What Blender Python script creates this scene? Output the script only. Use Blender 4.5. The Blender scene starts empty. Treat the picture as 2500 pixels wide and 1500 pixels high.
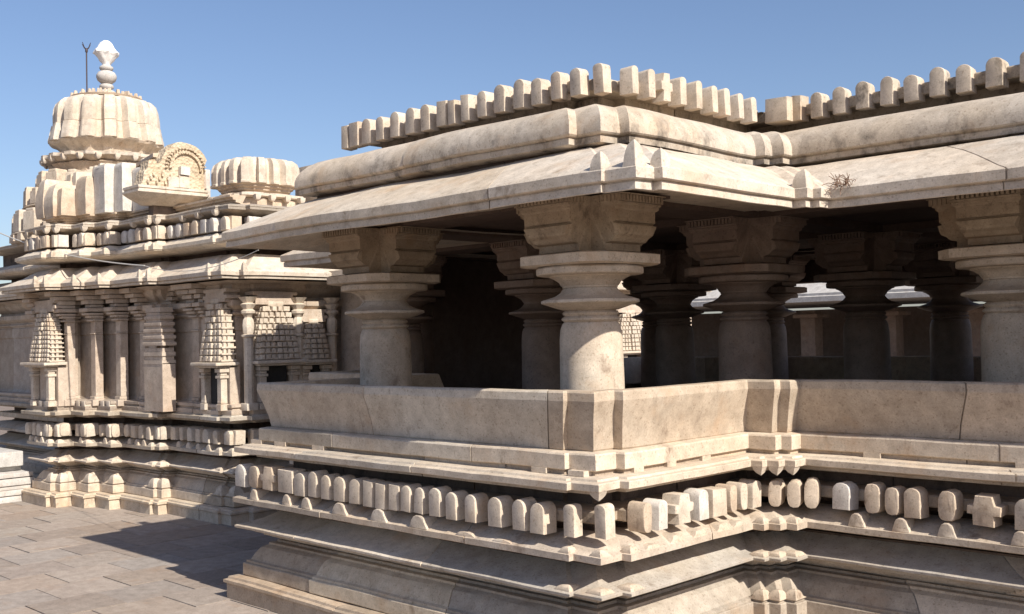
import bpy, bmesh, math, random
from mathutils import Vector, Matrix, noise
from mathutils.geometry import tessellate_polygon
R = math.radians
random.seed(7)
sc = bpy.context.scene
col = sc.collection

# ------------------------------------------------------------------ camera
H = 2.2
yaw, pit, rol = R(-.3), R(1.57), R(-1.25)
a = R(135) + yaw
fw = Vector((math.cos(a)*math.cos(pit), math.sin(a)*math.cos(pit), math.sin(pit)))
rt = Vector((math.sin(a), -math.cos(a), 0)); up = rt.cross(fw)
rt2 = rt*math.cos(rol) + up*math.sin(rol); up2 = up*math.cos(rol) - rt*math.sin(rol)
cd = bpy.data.cameras.new('camera'); cam = bpy.data.objects.new('camera', cd); col.objects.link(cam)
cam.matrix_world = Matrix(((rt2.x, up2.x, -fw.x, 0), (rt2.y, up2.y, -fw.y, 0), (rt2.z, up2.z, -fw.z, H), (0, 0, 0, 1)))
cd.sensor_width = 36; cd.lens = 36*2600/2500; cd.clip_end = 3000; cd.clip_start = .05
sc.camera = cam

# ------------------------------------------------------------------ light
EL, AZ = R(38.5), R(-6)          # sun towards +X, a little -Y
S = Vector((math.cos(EL)*math.cos(AZ), math.cos(EL)*math.sin(AZ), math.sin(EL)))
w = bpy.data.worlds.new('World'); sc.world = w; w.use_nodes = True
nt = w.node_tree; bg = nt.nodes['Background']
sky = nt.nodes.new('ShaderNodeTexSky'); sky.sky_type = 'NISHITA'; sky.sun_disc = False
sky.sun_elevation = EL; sky.sun_rotation = math.pi/2 - AZ
sky.air_density = 1.0; sky.dust_density = 1.2; sky.ozone_density = 4.0
tn = nt.nodes.new('ShaderNodeMix'); tn.data_type = 'RGBA'; tn.blend_type = 'MULTIPLY'; tn.inputs[0].default_value = 1; tn.inputs[7].default_value = (1.04, .97, .985, 1)
nt.links.new(sky.outputs[0], tn.inputs[6]); nt.links.new(tn.outputs[2], bg.inputs[0]); bg.inputs[1].default_value = .098
sd = bpy.data.lights.new('sun', 'SUN'); sd.energy = 5.0; sd.angle = R(.5); sd.color = (1, .935, .83)
so = bpy.data.objects.new('sun', sd); col.objects.link(so)
so.rotation_euler = (-S).to_track_quat('-Z', 'Y').to_euler()
vs = sc.view_settings; vs.view_transform = 'Standard'; vs.look = 'None'; vs.exposure = .50; vs.gamma = 1
vs.use_curve_mapping = False

# ------------------------------------------------------------------ materials
def stone(name, base, alt, dark=.0, carve=0., bump=.25, tint=1., rough=.85, scale=1., stain_z=None, dcol=(.05, .042, .036)):
    m = bpy.data.materials.new(name); m.use_nodes = True
    n = m.node_tree.nodes; l = m.node_tree.links; b = n['Principled BSDF']
    b.inputs['Roughness'].default_value = rough
    b.inputs['Specular IOR Level'].default_value = .25
    g = n.new('ShaderNodeNewGeometry')
    def nz(sc_, det, r=.55, vec=None):
        t = n.new('ShaderNodeTexNoise'); t.inputs['Scale'].default_value = sc_; t.inputs['Detail'].default_value = det
        t.inputs['Roughness'].default_value = r; l.new(vec or g.outputs['Position'], t.inputs['Vector']); return t
    def ramp(src, p0, p1, c0=(0, 0, 0, 1), c1=(1, 1, 1, 1)):
        r = n.new('ShaderNodeValToRGB'); r.color_ramp.elements[0].position = p0; r.color_ramp.elements[1].position = p1
        r.color_ramp.elements[0].color = c0; r.color_ramp.elements[1].color = c1; l.new(src, r.inputs[0]); return r
    def mix(f, A, B, mode='MIX'):
        x = n.new('ShaderNodeMix'); x.data_type = 'RGBA'; x.blend_type = mode
        for s_, i_ in ((f, 0), (A, 6), (B, 7)):
            if hasattr(s_, 'links'): l.new(s_, x.inputs[i_])
            else: x.inputs[i_].default_value = s_
        return x.outputs[2]
    big = ramp(nz(1.7*scale, 5).outputs[0], .38, .66)
    c = mix(big.outputs[0], (*base, 1), (*alt, 1))
    mid = ramp(nz(9*scale, 6, .65).outputs[0], .3, .75, (.74, .73, .72, 1), (1.13, 1.13, 1.13, 1))
    c = mix(1., c, mid.outputs[0], 'MULTIPLY')
    fine = ramp(nz(95*scale, 3, .7).outputs[0], .3, .7, (.84, .84, .84, 1), (1.09, 1.09, 1.09, 1))
    c = mix(1., c, fine.outputs[0], 'MULTIPLY')
    pit = ramp(nz(58*scale, 2, .5).outputs[0], .60, .70, (1, 1, 1, 1), (.72, .69, .66, 1))
    c = mix(1., c, pit.outputs[0], 'MULTIPLY')
    # orange-brown wash and dark lichen patches of their own shape
    rust = ramp(nz(3.1*scale, 7, .6).outputs[0], .56, .74, (0, 0, 0, 1), (.55, .55, .55, 1))
    c = mix(rust.outputs[0], c, (base[0]*.86, base[1]*.70, base[2]*.56, 1))
    if dark > 0:
        mp = n.new('ShaderNodeMapping'); mp.inputs['Scale'].default_value = (6, 6, 4.); l.new(g.outputs['Position'], mp.inputs[0])
        st = ramp(nz(1., 8, .72, mp.outputs[0]).outputs[0], .62-.20*dark, .80-.18*dark)
        f = st.outputs[0]
        if stain_z:
            sx = n.new('ShaderNodeSeparateXYZ'); l.new(g.outputs['Position'], sx.inputs[0])
            mr = n.new('ShaderNodeMapRange'); mr.inputs[1].default_value = stain_z[0]; mr.inputs[2].default_value = stain_z[1]
            mr.inputs[3].default_value = 1; mr.inputs[4].default_value = .12; l.new(sx.outputs[2], mr.inputs[0])
            mm = n.new('ShaderNodeMath'); mm.operation = 'MULTIPLY'; l.new(mr.outputs[0], mm.inputs[0]); l.new(f, mm.inputs[1]); f = mm.outputs[0]
        c = mix(f, c, (*dcol, 1))
    at = n.new('ShaderNodeAttribute'); at.attribute_name = 'blk'
    c = mix(1., c, at.outputs['Color'], 'MULTIPLY')
    l.new(c, b.inputs['Base Color'])
    bm_ = n.new('ShaderNodeBump'); bm_.inputs['Strength'].default_value = bump; bm_.inputs['Distance'].default_value = .011
    hs = mix(.5, nz(26*scale, 8, .7).outputs[0], nz(110*scale, 4, .6).outputs[0])
    if carve:
        vo = n.new('ShaderNodeTexVoronoi'); vo.inputs['Scale'].default_value = 24; l.new(g.outputs['Position'], vo.inputs['Vector'])
        hs = mix(.7, hs, vo.outputs[0]); bm_.inputs['Distance'].default_value = .03*carve
    l.new(hs, bm_.inputs['Height']); l.new(bm_.outputs[0], b.inputs['Normal'])
    return m
CREAM = stone('cream_stone', (.57, .47, .365), (.62, .535, .435), dark=.2, dcol=(.20, .14, .10))
PALE = stone('pale_stone', (.585, .495, .395), (.62, .55, .465), dark=.25, dcol=(.24, .18, .13))
WORN = stone('lichen_stone', (.56, .46, .35), (.60, .52, .43), dark=.62, stain_z=(3.48, 3.72))
GREYW = stone('stained_stone', (.53, .44, .34), (.57, .49, .40), dark=.45)
TAN = stone('tan_stone', (.53, .42, .315), (.585, .49, .39), bump=.4, dark=.2, dcol=(.2, .14, .10))
BLOCK = stone('merlon_stone', (.57, .475, .37), (.61, .53, .44), dark=.12)
PINK = stone('pinkish_stone', (.49, .395, .315), (.56, .475, .39))
WHITE = stone('white_marble', (.60, .55, .49), (.64, .60, .55), bump=.15)
ORN = stone('carved_stone', (.56, .44, .30), (.62, .52, .39), carve=1., bump=1.)
RECSHADE = stone('recess_shade_stone', (.20, .145, .11), (.14, .105, .085), dark=.5)  # shade of recesses and gaps behind merlons put into the colour
CAPST = stone('stain_shade_bracket_stone', (.36, .28, .20), (.42, .34, .25), dark=.3, dcol=(.12, .085, .06))  # brown stain and shade under the eave both put into the colour
INSHADE = stone('interior_shade_stone', (.27, .20, .16), (.31, .24, .195), rough=.6)  # darker copy of the stone with interior shade put into its colour
INNER = stone('inner_shade_stone', (.12, .085, .068), (.15, .11, .09))  # shade of hall ceiling, walls and gaps put into the colour
SHAD = stone('opening_shade_stone', (.035, .035, .035), (.05, .048, .045))  # near-black standing in for shade in niche openings and window slits
def plain(name, c, rough=.6, metal=0):
    m = bpy.data.materials.new(name); m.use_nodes = True; b = m.node_tree.nodes['Principled BSDF']
    b.inputs['Base Color'].default_value = (*c, 1); b.inputs['Roughness'].default_value = rough; b.inputs['Metallic'].default_value = metal
    t = m.node_tree.nodes.new('ShaderNodeTexNoise'); t.inputs['Scale'].default_value = 40
    bp = m.node_tree.nodes.new('ShaderNodeBump'); bp.inputs['Strength'].default_value = .2; bp.inputs['Distance'].default_value = .003
    m.node_tree.links.new(t.outputs[0], bp.inputs['Height']); m.node_tree.links.new(bp.outputs[0], b.inputs['Normal']); return m
IRON = plain('rusty_iron', (.07, .05, .05), .6, .5)
WIRE = plain('pale_wire', (.5, .47, .42), .5)
CLOTH = plain('white_cloth', (.80, .78, .76), .9)
LIME = stone('limewash', (.50, .475, .45), (.56, .54, .51), bump=.12)
TWIG = plain('dry_twig', (.20, .12, .08), .9)

# ------------------------------------------------------------------ helpers
def mesh_obj(name, bm, m, parent=None, ang=32, smooth=True):
    me = bpy.data.meshes.new(name)
    if 'blk' not in bm.loops.layers.color.keys():
        L = bm.loops.layers.color.new('blk')
        for f in bm.faces:
            for lp in f.loops: lp[L] = (1, 1, 1, 1)
    bmesh.ops.recalc_face_normals(bm, faces=bm.faces)
    bm.to_mesh(me); bm.free(); me.materials.append(m)
    if smooth:
        me.polygons.foreach_set('use_smooth', [True]*len(me.polygons)); me.set_sharp_from_angle(angle=R(ang))
    o = bpy.data.objects.new(name, me); col.objects.link(o)
    if parent: o.parent = parent
    return o
def thing(name, label, cat, loc=(0, 0, 0), group=None):
    o = bpy.data.objects.new(name, None); col.objects.link(o); o.location = loc
    o['label'] = label; o['category'] = cat
    if group: o['group'] = group
    return o
def tag(o, label, cat, group=None):
    o['label'] = label; o['category'] = cat
    if group: o['group'] = group
    return o
def dup(src, loc, rz=0, parent=None, scale=None):
    o = src.copy(); col.objects.link(o); o.location = loc; o.rotation_euler = (0, 0, rz)
    if parent: o.parent = parent
    if scale: o.scale = scale
    for ch in src.children:
        c = ch.copy(); col.objects.link(c); c.parent = o
    return o
def box(bm, c, s, rz=0, bev=0, taper=1., col_=None):
    r = bmesh.ops.create_cube(bm, size=1)
    vs_ = r['verts']
    for v in vs_:
        if v.co.z > 0: v.co.x *= taper; v.co.y *= taper
        v.co = Vector((v.co.x*s[0], v.co.y*s[1], v.co.z*s[2]))
    if bev:
        ed = {e for v in vs_ for e in v.link_edges}
        q = bmesh.ops.bevel(bm, geom=list(ed), offset=bev, segments=2, affect='EDGES', profile=.6)
        vs_ = list({v for f in q['faces'] for v in f.verts} | {v for v in vs_ if v.is_valid})
    M = Matrix.Translation(Vector(c)) @ Matrix.Rotation(rz, 4, 'Z')
    for v in vs_: v.co = M @ v.co
    return vs_
def off_pts(path, closed):
    n = len(path); out = []
    for i, p in enumerate(path):
        p = Vector(p)
        d0 = (p - Vector(path[i-1])).normalized() if (closed or i > 0) else None
        d1 = (Vector(path[(i+1) % n]) - p).normalized() if (closed or i < n-1) else None
        d0 = d0 or d1; d1 = d1 or d0
        n0 = Vector((-d0.y, d0.x)); n1 = Vector((-d1.y, d1.x)); m = n0 + n1
        out.append(m / max(.3, m.dot(n0)) if m.length > 1e-4 else n0)
    return out
def sweep(name, path, prof, m, parent=None, closed=False, cuts0=None, step=.18, blk=1.1, amp=.0055, joint=.011, seed=0, tint=.15, jit=.004, wob=0., ang=28):
    """mitred stone moulding: prof is a list of (inset, z) from the bottom up; split into blocks with joints"""
    rnd = random.Random(seed*31 + 5); n = len(path); mit = off_pts(path, closed); st = []
    segs = n if closed else n-1; tv = (1, 1, 1); do = 0.
    def newblk():
        t = 1 + rnd.uniform(-tint, tint*.6); h = rnd.uniform(-.018, .018)
        return (t*(1+h), t, t*(1-h*1.3)), rnd.uniform(-jit, jit)
    tv, do = newblk()
    for i in range(segs):
        p = Vector(path[i]); q = Vector(path[(i+1) % n]); L_ = (q-p).length; d = (q-p)/L_; nn = Vector((-d.y, d.x))
        st.append((p, mit[i], 0., tv, do))
        cuts = []
        if i == 0 and cuts0: cuts = [c-p.x for c in cuts0]
        elif L_ > blk*.9:
            x = blk*rnd.uniform(.55, 1.1)
            while x < L_-.3*blk: cuts.append(x); x += blk*rnd.uniform(.75, 1.3)
        k = max(1, int(L_/step)); xs = [(L_*j/k, 0) for j in range(1, k)]
        xs = [x for x in xs if all(abs(x[0]-c) > .03 for c in cuts)]
        for c in cuts: xs += [(c-.006, 2), (c-.0035, 1), (c+.0035, 1), (c+.006, 3)]
        xs.sort()
        m0, m1 = mit[i], mit[(i+1) % n]
        for x, kd in xs:
            if kd == 3: tv, do = newblk()
            st.append((p+d*x, m0.lerp(m1, x/L_), joint if kd == 1 else 0., tv, do))
    if not closed: st.append((Vector(path[-1]), mit[-1], 0., tv, do))
    bm = bmesh.new(); CL = bm.loops.layers.color.new('blk'); rows = []
    for (p, mi, g, t_, d_) in st:
        row = []
        for (s, z) in prof:
            q = p + mi*(s+g+d_)
            v = Vector((q.x, q.y, z))
            e = noise.noise_vector(v*2.3+Vector((seed, 0, 0)))*amp + noise.noise_vector(v*9)*amp*.4
            z2 = noise.noise(Vector((p.x*.8, p.y*.8, seed*3.)))*wob
            row.append(bm.verts.new(v+e+Vector((0, 0, z2))))
        rows.append((row, t_))
    m_ = len(rows)
    for i in range(m_ if closed else m_-1):
        A, t_ = rows[i]; B = rows[(i+1) % m_][0]
        for j in range(len(prof)-1):
            f = bm.faces.new((A[j], B[j], B[j+1], A[j+1]))
            for lp in f.loops: lp[CL] = (*t_, 1)
    if not closed:
        for r_ in (rows[0][0], rows[-1][0]):
            try:
                f = bm.faces.new(r_)
                for lp in f.loops: lp[CL] = (1, 1, 1, 1)
            except Exception: pass
    return mesh_obj(name, bm, m, parent, ang)
def lid(name, path, s, z, m, parent=None, thick=0):
    mit = off_pts(path, True); bm = bmesh.new()
    co = [Vector((p[0]+q.x*s, p[1]+q.y*s, z)) for p, q in zip(path, mit)]
    vs_ = [bm.verts.new(c) for c in co]; tri = tessellate_polygon([co])
    for t in tri: bm.faces.new([vs_[i] for i in t])
    if thick:
        v2 = [bm.verts.new(c+Vector((0, 0, thick))) for c in co]; n = len(co)
        for t in tri: bm.faces.new([v2[i] for i in t][::-1])
        for i in range(n): bm.faces.new((vs_[i], vs_[(i+1) % n], v2[(i+1) % n], v2[i]))
    return mesh_obj(name, bm, m, parent, smooth=False)
def prism(bm, pts, z0, z1, s0=1, s1=1, c=(0, 0)):
    A = [bm.verts.new((c[0]+x*s0, c[1]+y*s0, z0)) for x, y in pts]; B = [bm.verts.new((c[0]+x*s1, c[1]+y*s1, z1)) for x, y in pts]
    n = len(pts); bm.faces.new(A[::-1]); bm.faces.new(B)
    for i in range(n): bm.faces.new((A[i], A[(i+1) % n], B[(i+1) % n], B[i]))
    return A+B
def loft(bm, loops, capb=True, capt=True):
    R_ = [[bm.verts.new(p) for p in lp] for lp in loops]; n = len(R_[0])
    for a_, b_ in zip(R_, R_[1:]):
        for i in range(n): bm.faces.new((a_[i], a_[(i+1) % n], b_[(i+1) % n], b_[i]))
    if capb: bm.faces.new(R_[0][::-1])
    if capt: bm.faces.new(R_[-1])
def lathe(bm, prof, n=40, c=(0, 0, 0), fn=None, amp=0.):
    lp = []
    for r, z in prof:
        row = []
        for i in range(n):
            t = 2*math.pi*i/n; rr = r*(fn(t, z) if fn else 1)
            v = Vector((c[0]+rr*math.cos(t), c[1]+rr*math.sin(t), c[2]+z))
            if amp: v += noise.noise_vector(v*5)*amp
            row.append(v)
        lp.append(row)
    loft(bm, lp)
def tube(bm, pts, r, n=6):
    loops = []
    for i, p in enumerate(pts):
        p = Vector(p); d = (Vector(pts[min(i+1, len(pts)-1)])-Vector(pts[max(i-1, 0)])).normalized()
        u = d.cross(Vector((0, 0, 1)));  u = u.normalized() if u.length > 1e-3 else Vector((1, 0, 0)); v = d.cross(u)
        loops.append([p+(u*math.cos(2*math.pi*k/n)+v*math.sin(2*math.pi*k/n))*r for k in range(n)])
    loft(bm, loops)

# ------------------------------------------------------------------ courtyard
bm = bmesh.new(); s_ = 600
f = bm.faces.new([bm.verts.new(p) for p in ((-s_, -s_, -.03), (s_, -s_, -.03), (s_, s_, -.03), (-s_, s_, -.03))])
GR = stone('ground_stone', (.235, .185, .150), (.26, .21, .175), scale=.5)
g = mesh_obj('ground', bm, GR); g['kind'] = 'structure'
bm = bmesh.new(); CL = bm.loops.layers.color.new('blk')
for i in range(-28, 22):
    x0 = -9.39 + .592*i
    for j in range(-10, 22):
        y0 = 3.84 + .628*j + (.314 if i % 2 == 0 else 0)
        if x0 > 3 or (x0 > -8.2 and y0 > 5.2) or y0 > 8.4: continue
        h = random.uniform(-.0035, .0035); t = random.uniform(.90, 1.05); hh = random.uniform(-.022, .022)
        vs_ = box(bm, (x0+.296, y0+.314, -.02+h), (.592-.006, .628-.009, .04), rz=random.uniform(-.004, .004))
        tx, ty = random.uniform(-.003, .003), random.uniform(-.003, .003)
        for v in vs_: v.co.z += tx*(v.co.x-x0-.3)+ty*(v.co.y-y0-.3)
        for f in {f for v in vs_ for f in v.link_faces}:
            for lp in f.loops: lp[CL] = (t*(1+hh), t, t*(1-hh), 1)
PAV = stone('paving_stone', (.375, .312, .265), (.405, .342, .292), bump=.35)
g = mesh_obj('paving', bm, PAV, smooth=False); g['kind'] = 'structure'

# ------------------------------------------------------------------ shared mouldings (inset, z)
P_BASE = [(.02, -.02), (0, 0), (0, .125), (-.022, .137), (-.022, .160), (.006, .168), (.012, .186), (.20, .192)]
P_LOTUS = [(.20, .188), (.108, .192), (.100, .200), (.100, .296), (.106, .302), (.122, .304), (.122, .322), (.150, .330), (.165, .36), (.185, .395), (.215, .435), (.26, .455), (.262, .472), (.31, .476), (.312, .494), (.40, .50)]
P_KUM = [(.40, .47), (.33, .50), (.33, .515), (.285, .518), (.285, .532), (.235, .536), (.235, .552), (.18, .562), (.18, .575), (.075, .598), (.058, .606), (.056, .622), (.075, .630), (.14, .645), (.22, .675), (.30, .715), (.36, .755)]
P_NECK = [(.40, .70), (.37, .735), (.33, .738), (.33, .752), (.37, .756), (.37, .775), (.30, .778), (.30, .79), (.40, .795)]
P_FRZ = [(.40, .775), (.26, .785), (.255, .795), (.17, .798), (.165, .808), (.075, .814), (.052, .822), (.050, .862), (.066, .867), (.11, .888), (.18, .920), (.25, .940), (.34, .95)]
P_REC = [(.34, .93), (.42, .96), (.42, 1.20), (.36, 1.24)]
P_RECB = [(.42, 1.015), (.215, 1.02), (.205, 1.03), (.205, 1.09), (.215, 1.10), (.42, 1.105)]
P_SLAB = [(.42, 1.185), (.30, 1.19), (.295, 1.205), (.20, 1.208), (.195, 1.225), (.075, 1.247), (.063, 1.252), (.061, 1.293), (.068, 1.298), (.11, 1.301), (.118, 1.314), (.26, 1.318), (.40, 1.32)]
P_BENCH = [(.40, 1.345), (.225, 1.345), (.216, 1.352), (.215, 1.444), (.224, 1.454), (.29, 1.462), (.40, 1.464)]
P_PAR = [(.305, 1.455), (.293, 1.470), (.278, 1.56), (.246, 1.67), (.212, 1.768), (.209, 1.782), (.214, 1.832), (.226, 1.843), (.300, 1.845), (.312, 1.835), (.36, 1.65), (.40, 1.47), (.40, 1.455)]
P_EAVE = [(1.1, 3.185), (.60, 3.165), (.48, 3.155), (.30, 3.115), (.060, 3.036), (.036, 3.030), (.030, 3.034), (.030, 3.078), (.036, 3.082), (.036, 3.088), (.012, 3.090), (.004, 3.096), (.002, 3.158), (.014, 3.170), (.075, 3.20), (.17, 3.25), (.28, 3.305), (.42, 3.37), (.60, 3.44)]
P_ROLL = [(.62, 3.455), (.50, 3.462), (.483, 3.470), (.478, 3.508), (.484, 3.516), (.460, 3.522), (.450, 3.533), (.450, 3.580), (.462, 3.622), (.490, 3.668), (.535, 3.712), (.60, 3.747), (.69, 3.775), (.80, 3.787), (1.05, 3.80)]
P_RTOP = [(1.0, 3.76), (1.0, 3.905), (.83, 3.908), (.822, 3.915), (.82, 3.985), (.83, 3.995), (1.2, 3.998)]

# ------------------------------------------------------------------ pavilion
PV = thing('temple_pavilion', 'open pillared stone hall with leaning seat back parapet and toothed roof edge in foreground', 'pavilion', (-6, 7, 0))
PVL = Vector((-6, 7, 0))
def fixp(o, loc=PVL):
    for c in o.children:
        if c.type != 'EMPTY' or True: c.location = c.location - loc
LOW = [(-8.29, 4.8), (-4.31, 4.8), (-4.31, 4.84), (-4.09, 4.84), (-4.09, 5.04), (-4.02, 5.04), (-4.02, 6.40),
       (-3.93, 6.40), (-3.93, 6.46), (-3.84, 6.46), (-3.84, 6.54), (-3.76, 6.54), (-3.76, 6.68), (.8, 6.68), (.8, 13.2), (-10.3, 13.2), (-10.3, 6.70), (-8.29, 6.70)]
UPP = [(-8.29, 4.8), (-4.31, 4.8), (-4.31, 4.84), (-4.09, 4.84), (-4.09, 5.04), (-4.02, 5.04), (-4.02, 6.47),
       (-3.80, 6.47), (-3.80, 6.55), (-3.72, 6.55), (-3.72, 6.68), (.8, 6.68), (.8, 13.2), (-10.3, 13.2), (-10.3, 6.70), (-8.29, 6.70)]
ROOF = [(-8.29, 4.8), (-4.18, 4.8), (-4.18, 4.88), (-3.98, 4.88), (-3.98, 5.08), (-3.90, 5.08), (-3.90, 6.62),
        (-3.82, 6.62), (-3.82, 6.72), (-3.72, 6.72), (-3.72, 6.84), (-2.78, 6.84), (-2.78, 6.80), (.8, 6.80), (.8, 13.2), (-10.3, 13.2), (-10.3, 6.70), (-8.29, 6.70)]
EAVE = [(-8.29, 4.79), (-3.98, 4.79), (-3.98, 4.82), (-3.75, 4.82), (-3.75, 4.99), (-3.69, 4.99), (-3.69, 6.48),
        (-3.60, 6.48), (-3.60, 6.56), (-3.54, 6.56), (-3.54, 6.69), (.8, 6.69), (.8, 13.2), (-10.3, 13.2), (-10.3, 6.70), (-8.29, 6.70)]
sweep('base_course', LOW, P_BASE, TAN, PV, True, seed=1, blk=1.5, wob=.008)
sweep('lotus_course', LOW, P_LOTUS, CREAM, PV, True, seed=2, blk=1.35)
sweep('kumuda_course', LOW, P_KUM, PALE, PV, True, seed=3, blk=1.6)
sweep('neck_course', LOW, P_NECK, RECSHADE, PV, True, seed=4)
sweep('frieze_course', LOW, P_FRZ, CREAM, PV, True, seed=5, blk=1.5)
sweep('recess_course', LOW, P_REC, RECSHADE, PV, True, seed=6)
sweep('stone_rib', LOW, P_RECB, TAN, PV, True, seed=16)
sweep('cornice_slab', LOW, P_SLAB, CREAM, PV, True, seed=7, blk=1.7, wob=.006)
sweep('gap_course', UPP, [(.245, 1.31), (.245, 1.35)], TAN, PV, True, seed=8)
sweep('bench_course', UPP, P_BENCH, CREAM, PV, True, seed=9, blk=1.5)
sweep('parapet', UPP, P_PAR, CREAM, PV, True, seed=10, ang=10, blk=2.1, joint=.014, amp=.005, cuts0=[-6.62, -4.46])
sweep('eave', EAVE, P_EAVE, PALE, PV, True, seed=11, ang=20, blk=1.9, amp=.007, wob=.012, joint=.016, tint=.05, jit=.007, cuts0=[-7.44, -4.94])
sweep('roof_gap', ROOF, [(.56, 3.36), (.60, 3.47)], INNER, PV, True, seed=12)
sweep('roof_moulding', ROOF, P_ROLL, WORN, PV, True, seed=13, blk=2.8, amp=.007, wob=.01)
sweep('roof_wall', [(-8.29, 4.8), (-4.10, 4.8), (-4.10, 4.88), (-3.90, 4.88), (-3.90, 5.06), (-3.80, 5.06), (-3.80, 6.74), (-3.70, 6.74)]+ROOF[10:], P_RTOP, GREYW, PV, True, seed=14, blk=.9)
lid('roof_slab', ROOF, .9, 3.99, CREAM, PV)
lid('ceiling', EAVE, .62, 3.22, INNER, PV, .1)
lid('floor', LOW, .42, 1.0, INSHADE, PV)
# feet between the cornice slab and the bench course
for c, q in [((x, 5.06, 1.334), (.16 if x < -7 else .13, .1, .034)) for x in (-8.12, -7.75, -7.2, -4.75, -4.43)]+[((-4.285, y, 1.334), (.1, .10, .034)) for y in (5.4, 5.75, 6.15)]+[((x, 6.94, 1.334), (.12, .1, .034)) for x in (-3.4, -2.4, -1.2)]:
    bm = bmesh.new(); box(bm, c, q); mesh_obj('packing_stone', bm, CREAM, PV, smooth=False)

# merlons: round topped blocks, long side into the wall (local -Y is the front, z from 0)
def merlon_mesh(w_, h_, kind, d=.22):
    bm = bmesh.new(); pts = []
    if kind == 'round':
        rr = w_/2; k = 7
        pts = [(-w_/2, 0), (w_/2, 0)]
        for i in range(k+1):
            t = math.pi*i/k; pts.append((math.cos(t)*rr*(1 if abs(math.cos(t)) > .99 else .98), h_-rr*.75+math.sin(t)*rr*.75))
    elif kind == 'oval':
        for i in range(14):
            t = 2*math.pi*i/14+.2; pts.append((math.copysign(abs(math.cos(t))**.6, math.cos(t))*w_/2, h_/2+math.copysign(abs(math.sin(t))**.6, math.sin(t))*h_/2))
    elif kind == 'flat':
        pts = [(-w_/2, 0), (w_/2, 0), (w_/2, h_*.97), (-w_/2, h_)]
    elif kind == 'cross':
        a_ = w_/2; b_ = w_*.32
        pts = [(-b_, 0), (b_, .0), (b_, h_*.36), (a_, h_*.38), (a_, h_*.68), (b_, h_*.70), (b_*.8, h_), (-b_*.8, h_), (-b_, h_*.70), (-a_, h_*.68), (-a_, h_*.38), (-b_, h_*.36)]
    F = [bm.verts.new((x, 0, z)) for x, z in pts]; f = bm.faces.new(F)
    r = bmesh.ops.extrude_face_region(bm, geom=[f])
    for q in r['geom']:
        if isinstance(q, bmesh.types.BMVert): q.co.y += d
    fe = [e for e in bm.edges if all(abs(v.co.y) < 1e-5 for v in e.verts)]
    bmesh.ops.bevel(bm, geom=fe, offset=.012, segments=2, affect='EDGES', profile=.6)
    for v in bm.verts:
        v.co += noise.noise_vector(v.co*11+Vector((w_*50, h_*9, 0)))*.007
        if v.co.y < .02: v.co.x *= .96
    return bm
protos = {}
def merlon(parent, kind, w_, h_, mat, loc, rz, dz=.13, ploc=None):
    key = (kind, round(w_, 2), round(h_, 2), mat.name, dz)
    if key not in protos:
        o = mesh_obj('merlon', merlon_mesh(key[1], key[2], kind, dz), mat, None, 40); protos[key] = o.data
    else:
        o = bpy.data.objects.new('merlon', protos[key]); col.objects.link(o)
    o.parent = parent; o.location = Vector(loc)-(ploc if ploc is not None else PVL); o.rotation_euler = (random.uniform(-.03, .03), random.uniform(-.03, .03), rz+random.uniform(-.05, .05)); q_ = random.uniform(.96, 1.06); o.scale = (random.uniform(.95, 1.06), 1, q_)
    return o
rA, rB = 0, math.pi/2
Z0 = .962
def fz(z0=Z0): return z0
rowA = [(-8.23, -8.07, 'round', WHITE), (-8.01, -7.86, 'oval', TAN), (-7.83, -7.61, 'cross', TAN), (-7.56, -7.34, 'flat', BLOCK), (-7.33, -7.19, 'round', BLOCK), (-7.14, -7.02, 'round', BLOCK), (-6.96, -6.84, 'round', BLOCK), (-6.79, -6.66, 'round', BLOCK), (-6.6, -6.47, 'round', BLOCK), (-6.43, -6.31, 'flat', BLOCK), (-6.28, -6.17, 'flat', BLOCK), (-6.12, -6.01, 'flat', BLOCK), (-5.98, -5.88, 'round', BLOCK), (-5.84, -5.74, 'round', BLOCK), (-5.67, -5.56, 'round', BLOCK), (-5.5, -5.39, 'round', BLOCK), (-5.31, -5.2, 'round', BLOCK), (-5.08, -4.96, 'round', BLOCK), (-4.86, -4.74, 'round', BLOCK), (-4.70, -4.585, 'round', BLOCK)]
for x0, x1, k, m in rowA: merlon(PV, k, x1-x0, .19, m, ((x0+x1)/2, 4.862, Z0+random.uniform(-.006, .006)), rA)
merlon(PV, 'round', .085, .20, BLOCK, (-4.345-.043, 4.885, Z0), rA, .085); merlon(PV, 'round', .09, .20, BLOCK, (-4.155-.045, 4.96, Z0), rA, .09)
rowB = [(5.24, 5.33, 'oval', TAN), (5.39, 5.50, 'round', WHITE), (5.57, 5.77, 'cross', PALE), (5.84, 5.95, 'round', WHITE), (6.0, 6.16, 'flat', BLOCK), (6.20, 6.29, 'oval', TAN), (6.33, 6.42, 'oval', BLOCK), (6.48, 6.60, 'round', BLOCK)]
for y0, y1, k, m in rowB: merlon(PV, k, y1-y0, .19, m, (-4.085, (y0+y1)/2, Z0+random.uniform(-.006, .006)), rB)
for x, y, k in ((-4.0, 6.62, 'oval'), (-3.87, 6.66, 'oval'), (-3.76, 6.70, 'oval')): merlon(PV, k, .105, .19, TAN, (x, y, Z0), rA+.35)
rowC = [(-3.63, -3.50, 'round', WHITE), (-3.39, -3.28, 'oval', TAN), (-3.25, -3.15, 'oval', TAN), (-3.12, -3.01, 'round', TAN), (-2.9, -2.78, 'oval', TAN), (-2.72, -2.50, 'cross', TAN), (-2.43, -2.30, 'round', BLOCK), (-2.2, -2.08, 'round', BLOCK), (-2.0, -1.9, 'round', BLOCK)]
for x0, x1, k, m in rowC: merlon(PV, k, x1-x0, .19, m, ((x0+x1)/2, 6.742, Z0+random.uniform(-.006, .006)), rA)
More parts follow.
